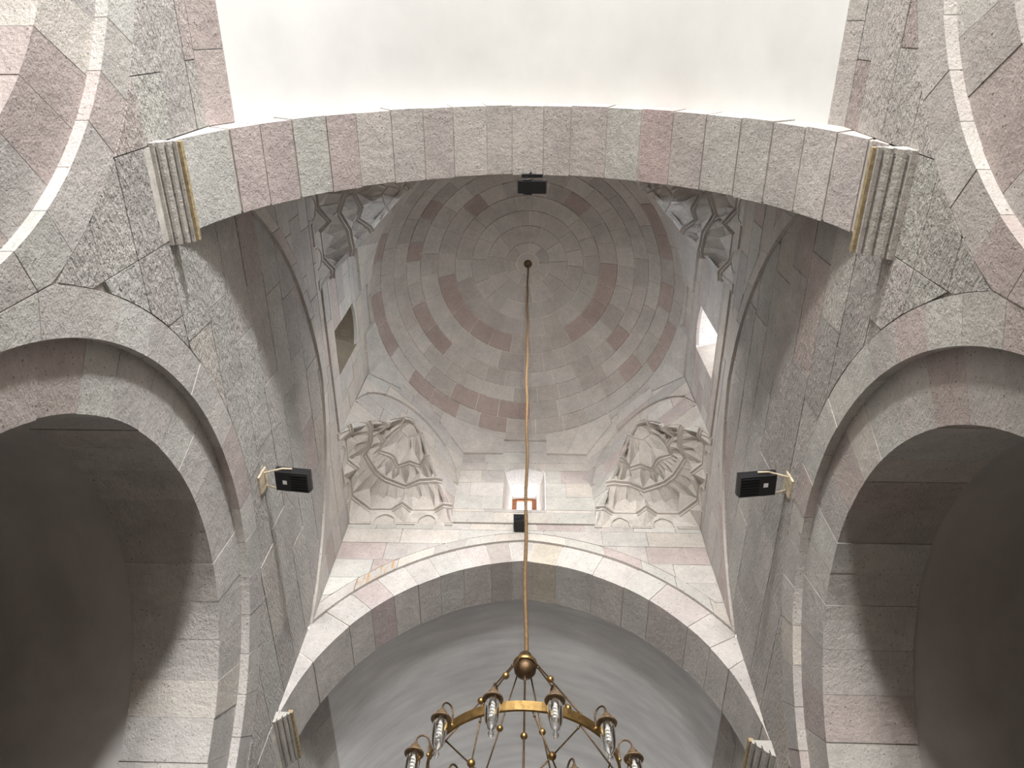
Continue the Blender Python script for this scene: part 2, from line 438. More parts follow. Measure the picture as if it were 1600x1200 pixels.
for i, c in enumerate(far_c):
    g = 0.0008
    arch_block('voussoir', far_x[i]+g, far_x[i+1]-g, rng.uniform(-0.0006, 0.0006), 0.0615, FY0+rng.uniform(-0.0006, 0.0006), FY1, STONE, far_arch,
               jit(c, 0.95, 1.05))
# moulded imposts
IMP = [(0.3895, 0.806), (0.3600, 0.806), (0.3600, 0.7985), (0.3640, 0.7975), (0.3642, 0.8020), (0.3656, 0.8020), (0.3660, 0.7940), (0.3690, 0.7900), (0.3720, 0.7890),
       (0.3722, 0.7945), (0.3738, 0.7945), (0.3742, 0.7850), (0.3780, 0.7800), (0.3815, 0.7785), (0.3817, 0.7850), (0.3833, 0.7850), (0.3838, 0.7740), (0.3895, 0.7720)]
for y0, y1, nm in ((NY0-0.003, NY1+0.004, 'near'), (FY0-0.004, FY1+0.003, 'far')):
    for sgn, side, dz, kx, kz in ((-1, 'left', 0.004, 0.76, 0.6), (1, 'right', -0.028, 1.02, 0.8)):
        prof = [(0.3895-(0.3895-x)*kx, 0.806-(0.806-z)*kz) for x, z in IMP]
        vs = [(sgn*x, y0, z+dz) for x, z in prof] + [(sgn*x, y1, z+dz) for x, z in prof]
        n = len(IMP)
        fs = [tuple(range(n)), tuple(range(2*n-1, n-1, -1))] + [(i, n+i, n+(i+1) % n, (i+1) % n) for i in range(n)]
        o = mesh_obj('impost_block', vs, fs, STONE, None, (0.44, 0.42, 0.39))
        tag(o, f'moulded stone impost under the {side} end of the {"near broad arch" if nm == "near" else "far arch below the window"}', 'impost', kind='structure')
        xi = 0.3895-0.0295*kx; xs_ = sorted((sgn*(xi-0.0035), sgn*(xi+0.004)))
        boxes('stained_fillet', [(xs_[0], xs_[1], y0+0.001, y1-0.001, 0.8045+dz, 0.811+dz)], OCHRE, o)

# ------------------------------------------------------------------ plaster barrel vaults
def vault(name, y0, y1, mt, label):
    xs = []
    N = 40
    for i in range(N+1):
        a = i/N; xs.append(-(0.3895)*(1-a))
    xs = xs + [-x for x in xs[::-1][1:]]
    M = 24; vs, fs = [], []
    for j in range(M+1):
        y = y0+(y1-y0)*j/M
        for x in xs: vs.append((x, y, arch_z(x, VD)))
    n = len(xs)
    for j in range(M):
        for i in range(n-1): fs.append((j*n+i, j*n+i+1, (j+1)*n+i+1, (j+1)*n+i))
    o = mesh_obj(name, vs, fs, mt, None, None, True)
    tag(o, label, 'vault', kind='structure'); return o
vault('ceiling', BACK, NY0+0.02, PLASTER, 'white plastered barrel vault above the near arch')
vault('ceiling', FY1-0.02, 2.15, PLASTER_F, 'grey brushed plaster barrel vault beyond the far arch')

# ------------------------------------------------------------------ upper walls of the domed bay
WX, WZ0, WZ1, WRISE = 0.0490, 1.356, 1.515, 0.016
def win_top(x): return WZ1 + WRISE*(1-(x/WX)**2) if abs(x) <= WX else 0
VO = H2*tan(pi/8)
groove = lambda x: arch_z(min(abs(x), H0), 0.062)
def upper_wall(k, root, tint, wts):
    mp = face(k)
    G = 0.0007
    # backing sheets behind spandrel, corner zone and window zone
    def bsheet(d, sa, sb, lo, hi, n): return sheet('mortar_bed', mp, d, sa, sb, lo, hi, n, MORTAR, root)
    bsheet(H1+0.003, -H0-0.003, H0+0.003, groove, lambda x: ZB, 90)
    for sa, sb in ((-H1-0.004, -VO+0.001), (VO-0.001, H1+0.004)): bsheet(H1+0.001, sa, sb, lambda x: ZB-0.01, lambda x: 1.72, 2)
    bsheet(H2+0.003, -VO, -WX-0.001, lambda x: ZB, lambda x: ZT+0.02, 2)
    bsheet(H2+0.003, WX+0.001, VO, lambda x: ZB, lambda x: ZT+0.02, 2)
    bsheet(H2+0.003, -WX-0.001, WX+0.001, lambda x: ZB, lambda x: WZ0-0.001, 1)
    bsheet(H2+0.003, -WX-0.001, WX+0.001, lambda x: max(win_top(x), WZ1)+0.001, lambda x: ZT+0.02, 16)
    if k == 2: return
    # reveal under the proud upper wall (groove) and under the ledge
    vs, fs = [], []
    N = 80
    for i in range(N+1):
        x = -H0+2*H0*i/N; z = groove(x)
        vs += [mp(x, H1, z), mp(x, H0+0.004, z)]
    for i in range(N): fs.append((2*i, 2*i+1, 2*i+3, 2*i+2))
    mesh_obj('groove_reveal', vs, fs, SMOOTH, root, (0.44, 0.41, 0.38))
    # spandrel stones: ring of border stones along the groove, then courses
    rows = [0.95, 1.015, 1.075, 1.127, 1.182, 1.236, 1.284, ZB]
    border = lambda x: arch_z(min(abs(x), H1), 0.062+0.024)
    xs = [-H1]
    while xs[-1] < H1-0.07: xs.append(xs[-1]+rng.uniform(0.055, 0.085))
    xs.append(H1)
    for i, (a, b_) in enumerate(zip(xs[:-1], xs[1:])):
        for poly in clip_poly(a, b_, 0.9, ZB, groove, border, 0.0005):
            rust = (k == 0 and i == 1)
            slab('border_stone', poly, mp, H1+rng.uniform(-0.0003, 0.0003), H1+0.005, RUST if rust else SMOOTH, root, tuple(u*v for u, v in zip(pick(*wts), tint)))
    courses(root, mp, H1, rows, -H1, H1, border, lambda x: ZB, 0.07, 0.13, SMOOTH, wts, gap=0.0005, jit=0.0004, tint=tint)
    # wall between the squinches with the window
    inf = lambda x: 9.0
    nil = lambda x: -9.0
    r1 = [ZB, 1.345, WZ0]; r2 = [WZ0, 1.406, 1.462, WZ1]; r3 = [WZ1, 1.549, ZT]
    ar = (0.09, 0.15)
    courses(root, mp, H2, r1, -VO, VO, nil, inf, *ar, SMOOTH, wts, gap=0.0005, jit=0.0004, tint=tint)
    for sa, sb in ((-VO, -WX), (WX, VO)):
        courses(root, mp, H2, r2, sa, sb, nil, inf, 0.05, 0.09, SMOOTH, wts, gap=0.0004, jit=0.0004, tint=tint)
    courses(root, mp, H2, [WZ1, 1.549], -VO, VO, lambda x: win_top(x)-0.0006, inf, 0.09, 0.13, SMOOTH, wts, gap=0.0005, jit=0.0004, tint=tint)
    courses(root, mp, H2, [1.549, 1.600, ZT], -VO, VO, nil, inf, *ar, SMOOTH, wts, gap=0.0005, jit=0.0004, tint=tint)
    # ledge underside
    mesh_obj('ledge', [mp(-VO, H2-0.001, ZB), mp(VO, H2-0.001, ZB), mp(VO, H1+0.004, ZB), mp(-VO, H1+0.004, ZB)], [(0, 1, 2, 3)], SMOOTH, root, (0.4, 0.37, 0.34))

wall_far = empty('wall_far', W((0, YC+H0, 1.25)))
wall_far.location = (0, 0, 0)
tag(wall_far, 'pale dressed stone wall above the far arch with a small splayed window', 'wall', kind='structure')
wall_near = empty('wall_near')
tag(wall_near, 'upper wall over the near arch, facing away from the viewer', 'wall', kind='structure')
upper_wall(0, wall_far, (1.0, 1.0, 1.0), (5, 2, 1.2, 3))
upper_wall(1, wall_left, (1, 1, 1), (5, 2, 1.0, 3))
upper_wall(3, wall_right, (1, 1, 1), (6, 1, 1.4, 2))
upper_wall(2, wall_near, (1, 1, 1), (5, 2, 1, 1))

# windows: splayed reveals, timber frames and panes
def window(k, name, label, shut, fw=0.0115):
    mp = face(k); D1 = H2+0.004; D2 = 0.487; WI = 0.0300; ZI0, ZI1 = WZ0+0.012, 1.541
    root = empty(name); tag(root, label, 'window', kind='structure')
    N = 10; out_, inn = [], []
    out_.append((-WX, WZ0)); inn.append((-WI, ZI0))
    for i in range(N+1):
        t = -1+2*i/N
        out_.append((t*WX, win_top(t*WX))); inn.append((t*WI, ZI1+0.004*(1-t*t)))
    out_.append((WX, WZ0)); inn.append((WI, ZI0))
    n = len(out_)
    def strip(nm, idx, col, closed=False):
        vs = [mp(out_[i][0], H2, out_[i][1]) for i in idx] + [mp(inn[i][0], D2, inn[i][1]) for i in idx]
        L = len(idx)
        mesh_obj(nm, vs, [(i, i+1, L+i+1, L+i) for i in range(L-1)], SMOOTH, root, col)
    c = (0.22, 0.185, 0.145) if shut else (0.56, 0.50, 0.45)  # shade of the shut window painted in: its reveal gets a darker brown
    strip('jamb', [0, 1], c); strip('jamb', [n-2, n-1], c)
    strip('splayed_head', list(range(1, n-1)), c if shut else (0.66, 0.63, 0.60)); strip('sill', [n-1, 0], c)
    if shut:
        vs = [mp(x, D2+0.004, z) for x, z in inn]
        mesh_obj('shutter_board', vs, [tuple(range(n))], SHUT, root)
        for zz in (1.43, 1.49):
            slab('batten', [(-WI, zz), (WI, zz), (WI, zz+0.008), (-WI, zz+0.008)], mp, D2-0.003, D2+0.004, SHUT, root, None)
        return root
    def fr(nm, x0, x1, z0, z1):
        slab(nm, [(x0, z0), (x1, z0), (x1, z1), (x0, z1)], mp, D2-0.001, D2+0.004, WOOD, root, None)
    fr('frame_stile', -WI, -WI+fw, ZI0, ZI1+0.004); fr('frame_stile', WI-fw, WI, ZI0, ZI1+0.004)
    fr('frame_rail', -WI+fw, WI-fw, ZI1-0.004, ZI1+0.004); fr('frame_rail', -WI+fw, WI-fw, ZI0, ZI0+0.008)
    slab('pane', [(-WI+fw, ZI0+0.008), (WI-fw, ZI0+0.008), (WI-fw, ZI1-0.004), (-WI+fw, ZI1-0.004)], mp, D2+0.003, D2+0.004, PANE, root, None)
    return root
window(0, 'window_1', 'small splayed window with brown timber frame in the far wall under the dome', False)
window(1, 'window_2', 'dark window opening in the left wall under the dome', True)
window(3, 'window_3', 'bright window opening in the right wall under the dome', False, 0.003)

# ------------------------------------------------------------------ octagon: diagonal faces, squinches, corner corbels, dome
DP = H2                                   # distance of the diagonal plane from the axis
AZC, ARR = 1.440, 0.1555
outl = [(0.0, 1.560), (0.028, 1.535), (0.062, 1.472), (0.100, 1.418), (0.136, 1.356), (VO, ZB)]
def outline(s):
    s = abs(s)
    for (a, za), (b_, zb) in zip(outl[:-1], outl[1:]):
        if s <= b_: return za+(zb-za)*(s-a)/(b_-a)
    return ZB
def darc(s):
    q = ARR*ARR-s*s
    return AZC+sqrt(q) if q > 0 else AZC-0.0
def diag(k):                              # (s, n beyond the diagonal plane, z) ; s>0 towards the next face clockwise
    base = face(k)
    def mp(s, d, z):                      # corner between face k (far) and face k+1 (left): direction (-1, 1)
        r = d
        x = (-r+s)/sqrt(2); y = (r+s)/sqrt(2)
        return base(x, y, z)
    return mp
corner_names = ['far left', 'near left', 'near right', 'far right']
sq_meshes = []
T1 = [(0.150, -0.002), (0.136, 0.008), (0.133, 0.036), (0.097, 0.073), (0.067, 0.072), (0.064, 0.103), (0.029, 0.139)]
T2 = [(0.112, -0.002), (0.098, 0.006), (0.090, 0.017), (0.076, 0.033), (0.063, 0.070), (0.031, 0.083), (0.014, 0.089)]
T3 = [(0.066, -0.003), (0.062, 0.006), (0.066, 0.035), (0.043, 0.046), (0.030, 0.075), (0.004, 0.064)]
T4 = [(0.030, -0.003), (0.024, 0.016), (0.012, 0.034), (0.004, 0.034)]
def sym(t): return t + [(-s, n) for s, n in t[::-1]]
Z0, Z1, Z2, Z3, Z4, Z5 = ZB-0.006, 1.352, 1.412, 1.468, 1.538, 1.566
T1, T2, T3, T4 = sym(T1), sym(T2), sym(T3), sym(T4)
def at(poly, u):                          # point at fraction u of the polyline's length
    ls = [sqrt((b_[0]-a[0])**2+(b_[1]-a[1])**2) for a, b_ in zip(poly[:-1], poly[1:])]
    t = u*sum(ls)
    for (a, b_), l in zip(zip(poly[:-1], poly[1:]), ls):
        if t <= l+1e-9: return (a[0]+(b_[0]-a[0])*t/l, a[1]+(b_[1]-a[1])*t/l)
        t -= l
    return poly[-1]
def frac(poly):
    ls = [sqrt((b_[0]-a[0])**2+(b_[1]-a[1])**2) for a, b_ in zip(poly[:-1], poly[1:])]
    tot = sum(ls); o = [0]
    for l in ls: o.append(o[-1]+l/tot)
    return o
def band(poly, z0, z1, o0, o1):           # thin moulding following a polyline; o = inward offsets (smaller n)
    def off(i, o):
        a = poly[max(i-1, 0)]; b_ = poly[min(i+1, len(poly)-1)]; p = poly[i]
        d1 = Vector((p[0]-a[0], p[1]-a[1])); d2 = Vector((b_[0]-p[0], b_[1]-p[1]))
        n = Vector((0, 0))
        for d in (d1, d2):
            if d.length > 1e-9: d.normalize(); n += Vector((-d.y, d.x))
        if n.length < 1e-6: n = Vector((0, -1))
        n.normalize()
        return (p[0]+n.x*o, p[1]+n.y*o)
    # polylines run from +s to -s, inward is towards smaller n
    vs, fs = [], []
    for i in range(len(poly)):
        for o, z in ((-0.003, z0), (o0, z0), (o1, z1), (-0.003, z1)):
            s, n = off(i, o); vs.append((s, n, z))
    for i in range(len(poly)-1):
        for e in range(4): fs.append((4*i+e, 4*i+(e+1) % 4, 4*i+4+(e+1) % 4, 4*i+4+e))
    fs += [(0, 1, 2, 3), tuple(4*(len(poly)-1)+e for e in (3, 2, 1, 0))]
    return vs, fs
def fan_cells(P, zp, Q, zq, amp, bulge, nf=4):
    """faceted shells between ledge P (below) and ledge Q (above): one fan of darts from each lower corner"""
    fp = frac(P); cells = []
    def turn(j):
        d1 = (P[j][0]-P[j-1][0], P[j][1]-P[j-1][1]); d2 = (P[j+1][0]-P[j][0], P[j+1][1]-P[j][1])
        return d1[0]*d2[1]-d1[1]*d2[0]
    corner = [False]+[turn(j) > 0 for j in range(1, len(P)-1)]+[False]
    cj = [j for j in range(len(P)) if corner[j]]
    def bound(j0, j1):                    # where two neighbouring shells meet: at the cusp between them or halfway
        mid = [j for j in range(j0+1, j1) if not corner[j]]
        return fp[mid[len(mid)//2]] if mid else (fp[j0]+fp[j1])/2
    for q_, j in enumerate(cj):
        ua = 0 if q_ == 0 else bound(cj[q_-1], j)
        ub = 1 if q_ == len(cj)-1 else bound(j, cj[q_+1])
        a, v, b_ = at(P, ua), P[j], at(P, ub)
        vs = [(*a, zp), (*v, zp), (*b_, zp)]; fs = []
        zm = zp+(zq-zp)*0.66
        for i in range(nf+1):
            u = ua+(ub-ua)*i/nf
            lo, hi = at(P, u), at(Q, u)
            mx = (lo[0]*0.50+hi[0]*0.50, lo[1]*0.50+hi[1]*0.50)
            w = (-0.45*amp, amp, -0.35*amp, amp, -0.45*amp)[i]
            e0, e1 = at(P, max(0, u-0.02)), at(P, min(1, u+0.02)); tv = Vector((e1[0]-e0[0], e1[1]-e0[1]))
            nv = Vector((tv.y, -tv.x)).normalized()*(bulge*0.6+w) + Vector((0, bulge*0.4))      # outward from the niche
            x_, n_ = mx[0]+nv.x, mx[1]+nv.y
            lim = 0.1615-abs(x_)
            vs.append((x_, min(n_, lim), zm))
        for i in range(nf+1):
            u = ua+(ub-ua)*i/nf
            vs.append((*at(Q, u), zq))
        M, T = 3, 3+nf+1
        fs += [(0, 1, M), (1, 2, M+nf)]
        for i in range(nf):
            fs.append((1, M+i+1, M+i)); 
            fs.append((M+i, M+i+1, T+i+1)); fs.append((M+i, T+i+1, T+i))
        cells.append((vs, fs))
    return cells
parts = []                                # (name, verts, faces, colour)
cs = (0.50, 0.465, 0.43)
for P, zp, Q, zq, amp, bul in ((T1, Z1+0.006, T2, Z2-0.006, 0.0140, 0.010), (T2, Z2+0.006, T3, Z3-0.006, 0.0110, 0.008), (T3, Z3+0.006, T4, Z4-0.005, 0.0115, 0.006)):
    for vs, fs in fan_cells(P, zp, Q, zq, amp, bul): parts.append(('shell', vs, fs))
for P, z in ((T1, Z1), (T2, Z2), (T3, Z3)):
    v1, f1 = band(P, z-0.0080, z-0.0040, 0.0030, 0.0030); v2, f2 = band(P, z-0.0040, z-0.0005, 0.0000, 0.0000); v3, f3 = band(P, z-0.0005, z+0.0066, 0.0075, 0.0060)
    vs = v1+v2+v3; fs = f1+[tuple(i+len(v1) for i in f) for f in f2]+[tuple(i+len(v1)+len(v2) for i in f) for f in f3]
    parts.append(('ledge', vs, fs))
v1, f1 = band(T4, Z4-0.005, Z4-0.001, 0.0035, 0.0035); v3, f3 = band(T4, Z4+0.001, Z4+0.005, 0.002, 0.002)
parts.append(('ledge', v1+v3, f1+[tuple(i+len(v1) for i in f) for f in f3]))
# tip hood
vs = [(*p, Z4+0.004) for p in T4] + [(0, 0.0, Z5)]
parts.append(('hood', vs, [(i, i+1, len(T4)) for i in range(len(T4)-1)]))
# brackets and arched panels of the lowest tier (corner walls)
basew = [0.162, 0.150, 0.138, 0.103, 0.089, 0.074, 0.034]       # s on the wall line below each T1 corner
B1 = [(s, 0.162-s) for s in basew]; B1 = B1 + [(-s, n) for s, n in B1[::-1]]
for i in range(len(B1)-1):
    a, b_ = B1[i], B1[i+1]; c_, d_ = T1[i+1] if False else T1[i], T1[i+1]
    a3, b3, c3, d3 = (*a, Z0), (*b_, Z0), (*c_, Z1-0.006), (*d_, Z1-0.006)
    m0 = tuple((a3[q]+b3[q]+c3[q]+d3[q])/4 for q in range(3))
    lim = 0.1618-abs(m0[0]); mm = (m0[0], min(m0[1]+0.004, lim), m0[2])
    if i == 6:
        cr = (0.0, 0.162, Z0); ct = (0.0, (c3[1]+d3[1])/2, Z1-0.006)
        parts.append(('bracket', [a3, cr, ct, c3], [(0, 1, 2, 3)])); parts.append(('bracket', [cr, b3, d3, ct], [(0, 1, 2, 3)]))
        continue
    parts.append(('bracket' if i in (0, 1, 3, 4, 6, 8, 9, 11, 12) else 'panel', [a3, b3, d3, c3, mm], [(0, 1, 4), (1, 2, 4), (2, 3, 4), (3, 0, 4)]))
# base ledges under the brackets
for i0, i1 in ((0, 1), (3, 5), (6, 7), (8, 10), (12, 13)):
    seg = B1[i0:i1+1]
    if i0 == 6: seg = [B1[6], (0.0, 0.162), B1[7]]
    v1, f1 = band(seg, Z0-0.003, Z0+0.001, 0.003, 0.003); v2, f2 = band(seg, Z0+0.004, Z0+0.006, 0.002, 0.002)
    parts.append(('base_ledge', v1+v2, f1+[tuple(i+len(v1) for i in f) for f in f2]))
# engraved trefoil arches on the flat panels, as thin raised lines
def raised_line(pts, w, t):
    vs, fs = [], []
    for i, (s, n, z, nx, ny) in enumerate(pts):
        a = pts[max(i-1, 0)]; b_ = pts[min(i+1, len(pts)-1)]
        ds = sqrt((b_[0]-a[0])**2+(b_[1]-a[1])**2)*(1 if (b_[0]-a[0]) >= 0 else -1); dz = b_[2]-a[2]; L = sqrt(ds*ds+dz*dz) or 1
        ps, pz = -dz/L*w, ds/L*w
        tx, ty = ny, -nx
        if tx < 0: tx, ty = -tx, -ty
        for q, e in ((-1, 0), (1, 0), (1, 1), (-1, 1)):
            vs.append((s+tx*ps*q+nx*t*e, n+ty*ps*q+ny*t*e, z+pz*q))
    for i in range(len(pts)-1):
        for e in range(4): fs.append((4*i+e, 4*i+(e+1) % 4, 4*i+4+(e+1) % 4, 4*i+4+e))
    return vs, fs
for i in (2, 5):
    a, b_ = Vector(B1[i]), Vector(B1[i+1]); c0 = (a+b_)/2; tv = (b_-a)/2
    hw = tv.length
    for sg in (1, -1):
        pts = []
        for q in range(13):
            th = pi*q/12; u = cos(th); zz = Z0+0.010+0.020*sin(th)
            if q in (0, 12): zz = Z0+0.002
            if 5 <= q <= 7: zz += 0.002
            p = c0+tv*0.78*u
            inx, iny = -1/sqrt(2), -1/sqrt(2)
            pts.append((sg*p.x, p.y-0.0012, zz, sg*inx, iny))
        vs, fs = raised_line(pts, 0.0009, 0.0022)
        parts.append(('arch_moulding', vs, fs))
built = []
for name, vs, fs in parts:
    me = bpy.data.meshes.new(name)
    me.from_pydata([((-(DP+n)+s)/sqrt(2)*S, ((DP+n)+s)/sqrt(2)*S, z*S) for s, n, z in vs], [], fs)
    me.materials.append(SMOOTH); me.validate(); me.update(); built.append((name, me))
sq_lab = ['carved muqarnas squinch in the far left corner under the dome, fully in view', 'carved muqarnas squinch in the near left corner, partly hidden by the broad arch',
          'carved muqarnas squinch in the near right corner, partly hidden by the broad arch', 'carved muqarnas squinch in the far right corner under the dome, fully in view']
for k in range(4):
    root = empty('muqarnas_squinch', (0, YC*S, EYE)); root.rotation_euler.z = k*pi/2
    tag(root, sq_lab[k], 'squinch', 'muqarnas squinches in the corners under the dome', 'structure')
    r2 = random.Random(k+3)
    for name, me in built:
        kk = r2.uniform(0.94, 1.06); o = link(name, me, root, tuple(x*kk for x in cs))
    # diagonal face: recessed panel inside the framing arc, proud spandrel outside
    mp = diag(k)
    root = empty('wall_diagonal')
    tag(root, ['pale stone panel framing the squinch in the far left corner', 'stone panel framing the squinch in the near left corner', 'stone panel framing the squinch in the near right corner', 'pale stone panel framing the squinch in the far right corner'][k], 'wall', kind='structure')
    rows = [1.30, 1.40, 1.455, 1.51, 1.56, 1.61, ZT+0.005]
    if True:
        # panel stones
        rs = random.getstate(); 
        courses(root, mp, DP+0.002, rows, -VO, VO, outline, darc, 0.07, 0.12, SMOOTH, (5, 2, 1, 3), gap=0.0004, jit=0.0003)
        courses(root, mp, DP-0.0035, rows, -VO, VO, lambda s: max(darc(s), AZC+0.0), lambda s: 9, 0.07, 0.12, SMOOTH, (5, 2, 1, 3), gap=0.0004, jit=0.0003, depth=0.009)
    sh = sheet('mortar_bed', mp, DP+0.0045, -VO-0.002, VO+0.002, lambda s: outline(s)+0.001, ZT+0.02, 60, MORTAR, root)

# corner corbels between octagon and dome circle
RD, HD = 0.380, 0.319
def dome_pt(az, t, n=0.0):                # az from the far direction, clockwise to the right
    r = (RD-n)*cos(t); z = ZT+(HD-n)*sin(t)
    return (r*sin(az), YC+r*cos(az), z)
for k in range(4):
    for sg in (-1, 1):
        f = face(k)
        e = 0.006
        A = H2-e; vo = A*tan(pi/8)
        def dg(s):                         # on the diagonal plane next to this end of face k
            r = A
            x = (r - s)/sqrt(2); y = (r + s)/sqrt(2)
            return (sg*x, y)
        # bottom edge along the wall, vertex, then along the diagonal face
        bot = [(sg*0.055, A, 1.588), (sg*0.108, A, 1.587), (sg*vo, A, 1.586)]
        for s, z in ((0.112, 1.610), (0.066, 1.633)):
            x, y = dg(s); bot.append((x, y, z))
        top = []
        for x, y, z in bot:
            L = sqrt(x*x+y*y); top.append((x/L*(RD-0.006), y/L*(RD-0.006), ZT+0.016))
        wl = []
        for x, y, z in bot:
            L = sqrt(x*x+y*y); wl.append((x*(L+e*1.6)/L, y*(L+e*1.6)/L, z))
        up_ = [(x, y, ZT+0.012) for x, y, z in wl]
        vs = [f(*p) for p in wl+bot+top+up_]; n = 5
        fs = []
        for i in range(n-1):
            fs += [(i, i+1, n+i+1, n+i), (n+i, n+i+1, 2*n+i+1, 2*n+i)]
        fs += [(0, n, 2*n, 3*n), (n-1, 2*n-1, 3*n-1, 4*n-1)]
        o = mesh_obj('corner_corbel', vs, fs, SMOOTH, None, pick(5, 2, 0.6, 2))
        nm = {0: 'far wall', 1: 'left wall', 2: 'near wall', 3: 'right wall'}[k]
        endn = {(0, -1): 'left', (0, 1): 'right', (1, -1): 'nearer', (1, 1): 'farther', (2, -1): 'right', (2, 1): 'left', (3, -1): 'farther', (3, 1): 'nearer'}[(k, sg)]
        tag(o, f'flat stone corbel below the dome edge at the {endn} end of the {nm}', 'corbel', 'corbels in the angles under the dome', 'structure')
# ring closing octagon to circle
vs, fs = [], []
N = 64
for i in range(N):
    a = 2*pi*i/N
    vs += [(RD*sin(a), YC+RD*cos(a), ZT+0.001), (0.60*sin(a), YC+0.60*cos(a), ZT+0.001)]
for i in range(N): fs.append((2*i, (2*i+2) % (2*N), (2*i+3) % (2*N), 2*i+1))
o = mesh_obj('trim_1', vs, fs, SMOOTH, None, (0.44, 0.40, 0.37)); tag(o, 'narrow stone ring at the foot of the dome', 'cornice', kind='structure')

# dome shell with coursed blocks
TT = [0.0, 0.100, 0.281, 0.455, 0.593, 0.728, 0.882, 1.024, 1.152, 1.273, 1.407, 1.489]
vs, fs = [], []
M, N = 20, 72
for j in range(M+1):
    for i in range(N): vs.append(dome_pt(2*pi*i/N, pi/2*j/M*0.9999, -0.0018))
for j in range(M):
    for i in range(N): fs.append((j*N+i, j*N+(i+1) % N, (j+1)*N+(i+1) % N, (j+1)*N+i))
dome = mesh_obj('dome', vs, fs, MORTAR_L, None, None, True)
tag(dome, 'coursed stone dome with reddish blocks above the octagonal bay', 'dome', kind='structure')
RED = [(6, 5.4), (6, 4.88), (6, 5.16), (6, 5.82), (6, 5.6), (1, 5.43), (1, 5.59), (1, 5.69), (2, 5.89), (2, 6.03), (1, 6.14), (2, 6.22), (1, 4.45), (1, 4.78), (1, 4.95), (4, 4.43), (4, 5.03), (4, 5.23), (6, 1.33), (6, 1.56), (6, 1.11), (6, 0.65), (2, 0.97), (1, 1.23), (1, 1.06), (4, 1.03), (6, 2.49), (6, 3.72), (4, 4.04), (2, 1.56), (2, 1.82), (2, 2.08), (1, 2.7), (3, 3.5)]
cnt = [34, 32, 30, 28, 30, 26, 24, 20, 16, 12, 9]
for r, (t0, t1) in enumerate(zip(TT[:-1], TT[1:])):
    n = cnt[r]; ang = [rng.uniform(0, 1)]
    for i in range(n): ang.append(ang[-1]+rng.uniform(0.8, 1.2))
    sc = 2*pi/(ang[-1]-ang[0]); base = rng.uniform(0, 1)
    ang = [base+(a-ang[0])*sc for a in ang]
    for a0, a1 in zip(ang[:-1], ang[1:]):
        tm = cos((t0+t1)/2); g = 0.0009
        ga = g/(RD*tm); gt = g/HD
        vs, fs = [], []
        nn = rng.uniform(-0.0005, 0.0006)
        NU, NV = 3, 2
        for lay in (nn, -0.004):
            for v in range(NV+1):
                for u in range(NU+1):
                    vs.append(dome_pt(a0+ga+(a1-a0-2*ga)*u/NU, t0+gt+(t1-t0-2*gt)*v/NV, lay))
        L = (NU+1)*(NV+1)
        for v in range(NV):
            for u in range(NU):
                q = v*(NU+1)+u; fs.append((q, q+NU+1, q+NU+2, q+1))
        per = [u for u in range(NU+1)] + [NU+(NU+1)*v for v in range(1, NV+1)] + [NV*(NU+1)+u for u in range(NU-1, -1, -1)] + [(NU+1)*v for v in range(NV-1, 0, -1)]
        for i in range(len(per)): fs.append((per[i], per[(i+1) % len(per)], per[(i+1) % len(per)]+L, per[i]+L))
        col = jit(rng.choice([(0.43, 0.398, 0.368), (0.415, 0.38, 0.352), (0.445, 0.415, 0.388), (0.40, 0.362, 0.335)]), 0.90, 1.06)
        for rr, ra in RED:
            if rr == r and any(a0 <= ra+q <= a1 for q in (0, 2*pi)): col = jit((0.350, 0.283, 0.258), 0.90, 1.05)
        mesh_obj('dome_block', vs, fs, SMOOTH, dome, col)
# crown stone
vs = [dome_pt(0, pi/2, 0.0005)]
for ring_t in (1.53, 1.493):
    for i in range(24): vs.append(dome_pt(2*pi*i/24, ring_t, 0.0005))
fs = [(0, 1+(i+1) % 24, 1+i) for i in range(24)] + [(1+i, 1+(i+1) % 24, 25+(i+1) % 24, 25+i) for i in range(24)]
mesh_obj('crown_stone', vs, fs, SMOOTH, dome, (0.44, 0.40, 0.37))

# ------------------------------------------------------------------ small shape builders (metres are layout units * S)
def merge(*ms):
    vs, fs = [], []
    for v, f in ms:
        n = len(vs); vs += v; fs += [tuple(i+n for i in q) for q in f]
    return vs, fs
def tube(pts, r, n=8, cap=True):
    P = [Vector(p) for p in pts]; vs, fs = [], []
    ref = Vector((0.31, 0.87, 0.37))
    rs = r if isinstance(r, (list, tuple)) else [r]*len(P)
    for i, p in enumerate(P):
        d = (P[min(i+1, len(P)-1)]-P[max(i-1, 0)]).normalized()
        u = d.cross(ref).normalized(); v = d.cross(u)
        for k in range(n):
            a = 2*pi*k/n; vs.append(tuple(p+(u*cos(a)+v*sin(a))*rs[i]))
    for i in range(len(P)-1):
        for k in range(n): fs.append((i*n+k, i*n+(k+1) % n, (i+1)*n+(k+1) % n, (i+1)*n+k))
    if cap: fs += [tuple(range(n-1, -1, -1)), tuple(range((len(P)-1)*n, len(P)*n))]
    return vs, fs
def lathe(prof, c=(0, 0, 0), n=16):
    vs, fs = [], []
    for r, z in prof:
        for k in range(n):
            a = 2*pi*k/n; vs.append((c[0]+r*cos(a), c[1]+r*sin(a), c[2]+z))
    for i in range(len(prof)-1):
        for k in range(n): fs.append((i*n+k, i*n+(k+1) % n, (i+1)*n+(k+1) % n, (i+1)*n+k))
    return vs, fs
def ball(c, r, n=12):
    return lathe([(max(1e-5, r*sin(pi*i/8)), -r*cos(pi*i/8)) for i in range(9)], c, n)
def obj(name, vf, mt, parent=None, smooth=True, color=None): return mesh_obj(name, vf[0], vf[1], mt, parent, color, smooth)

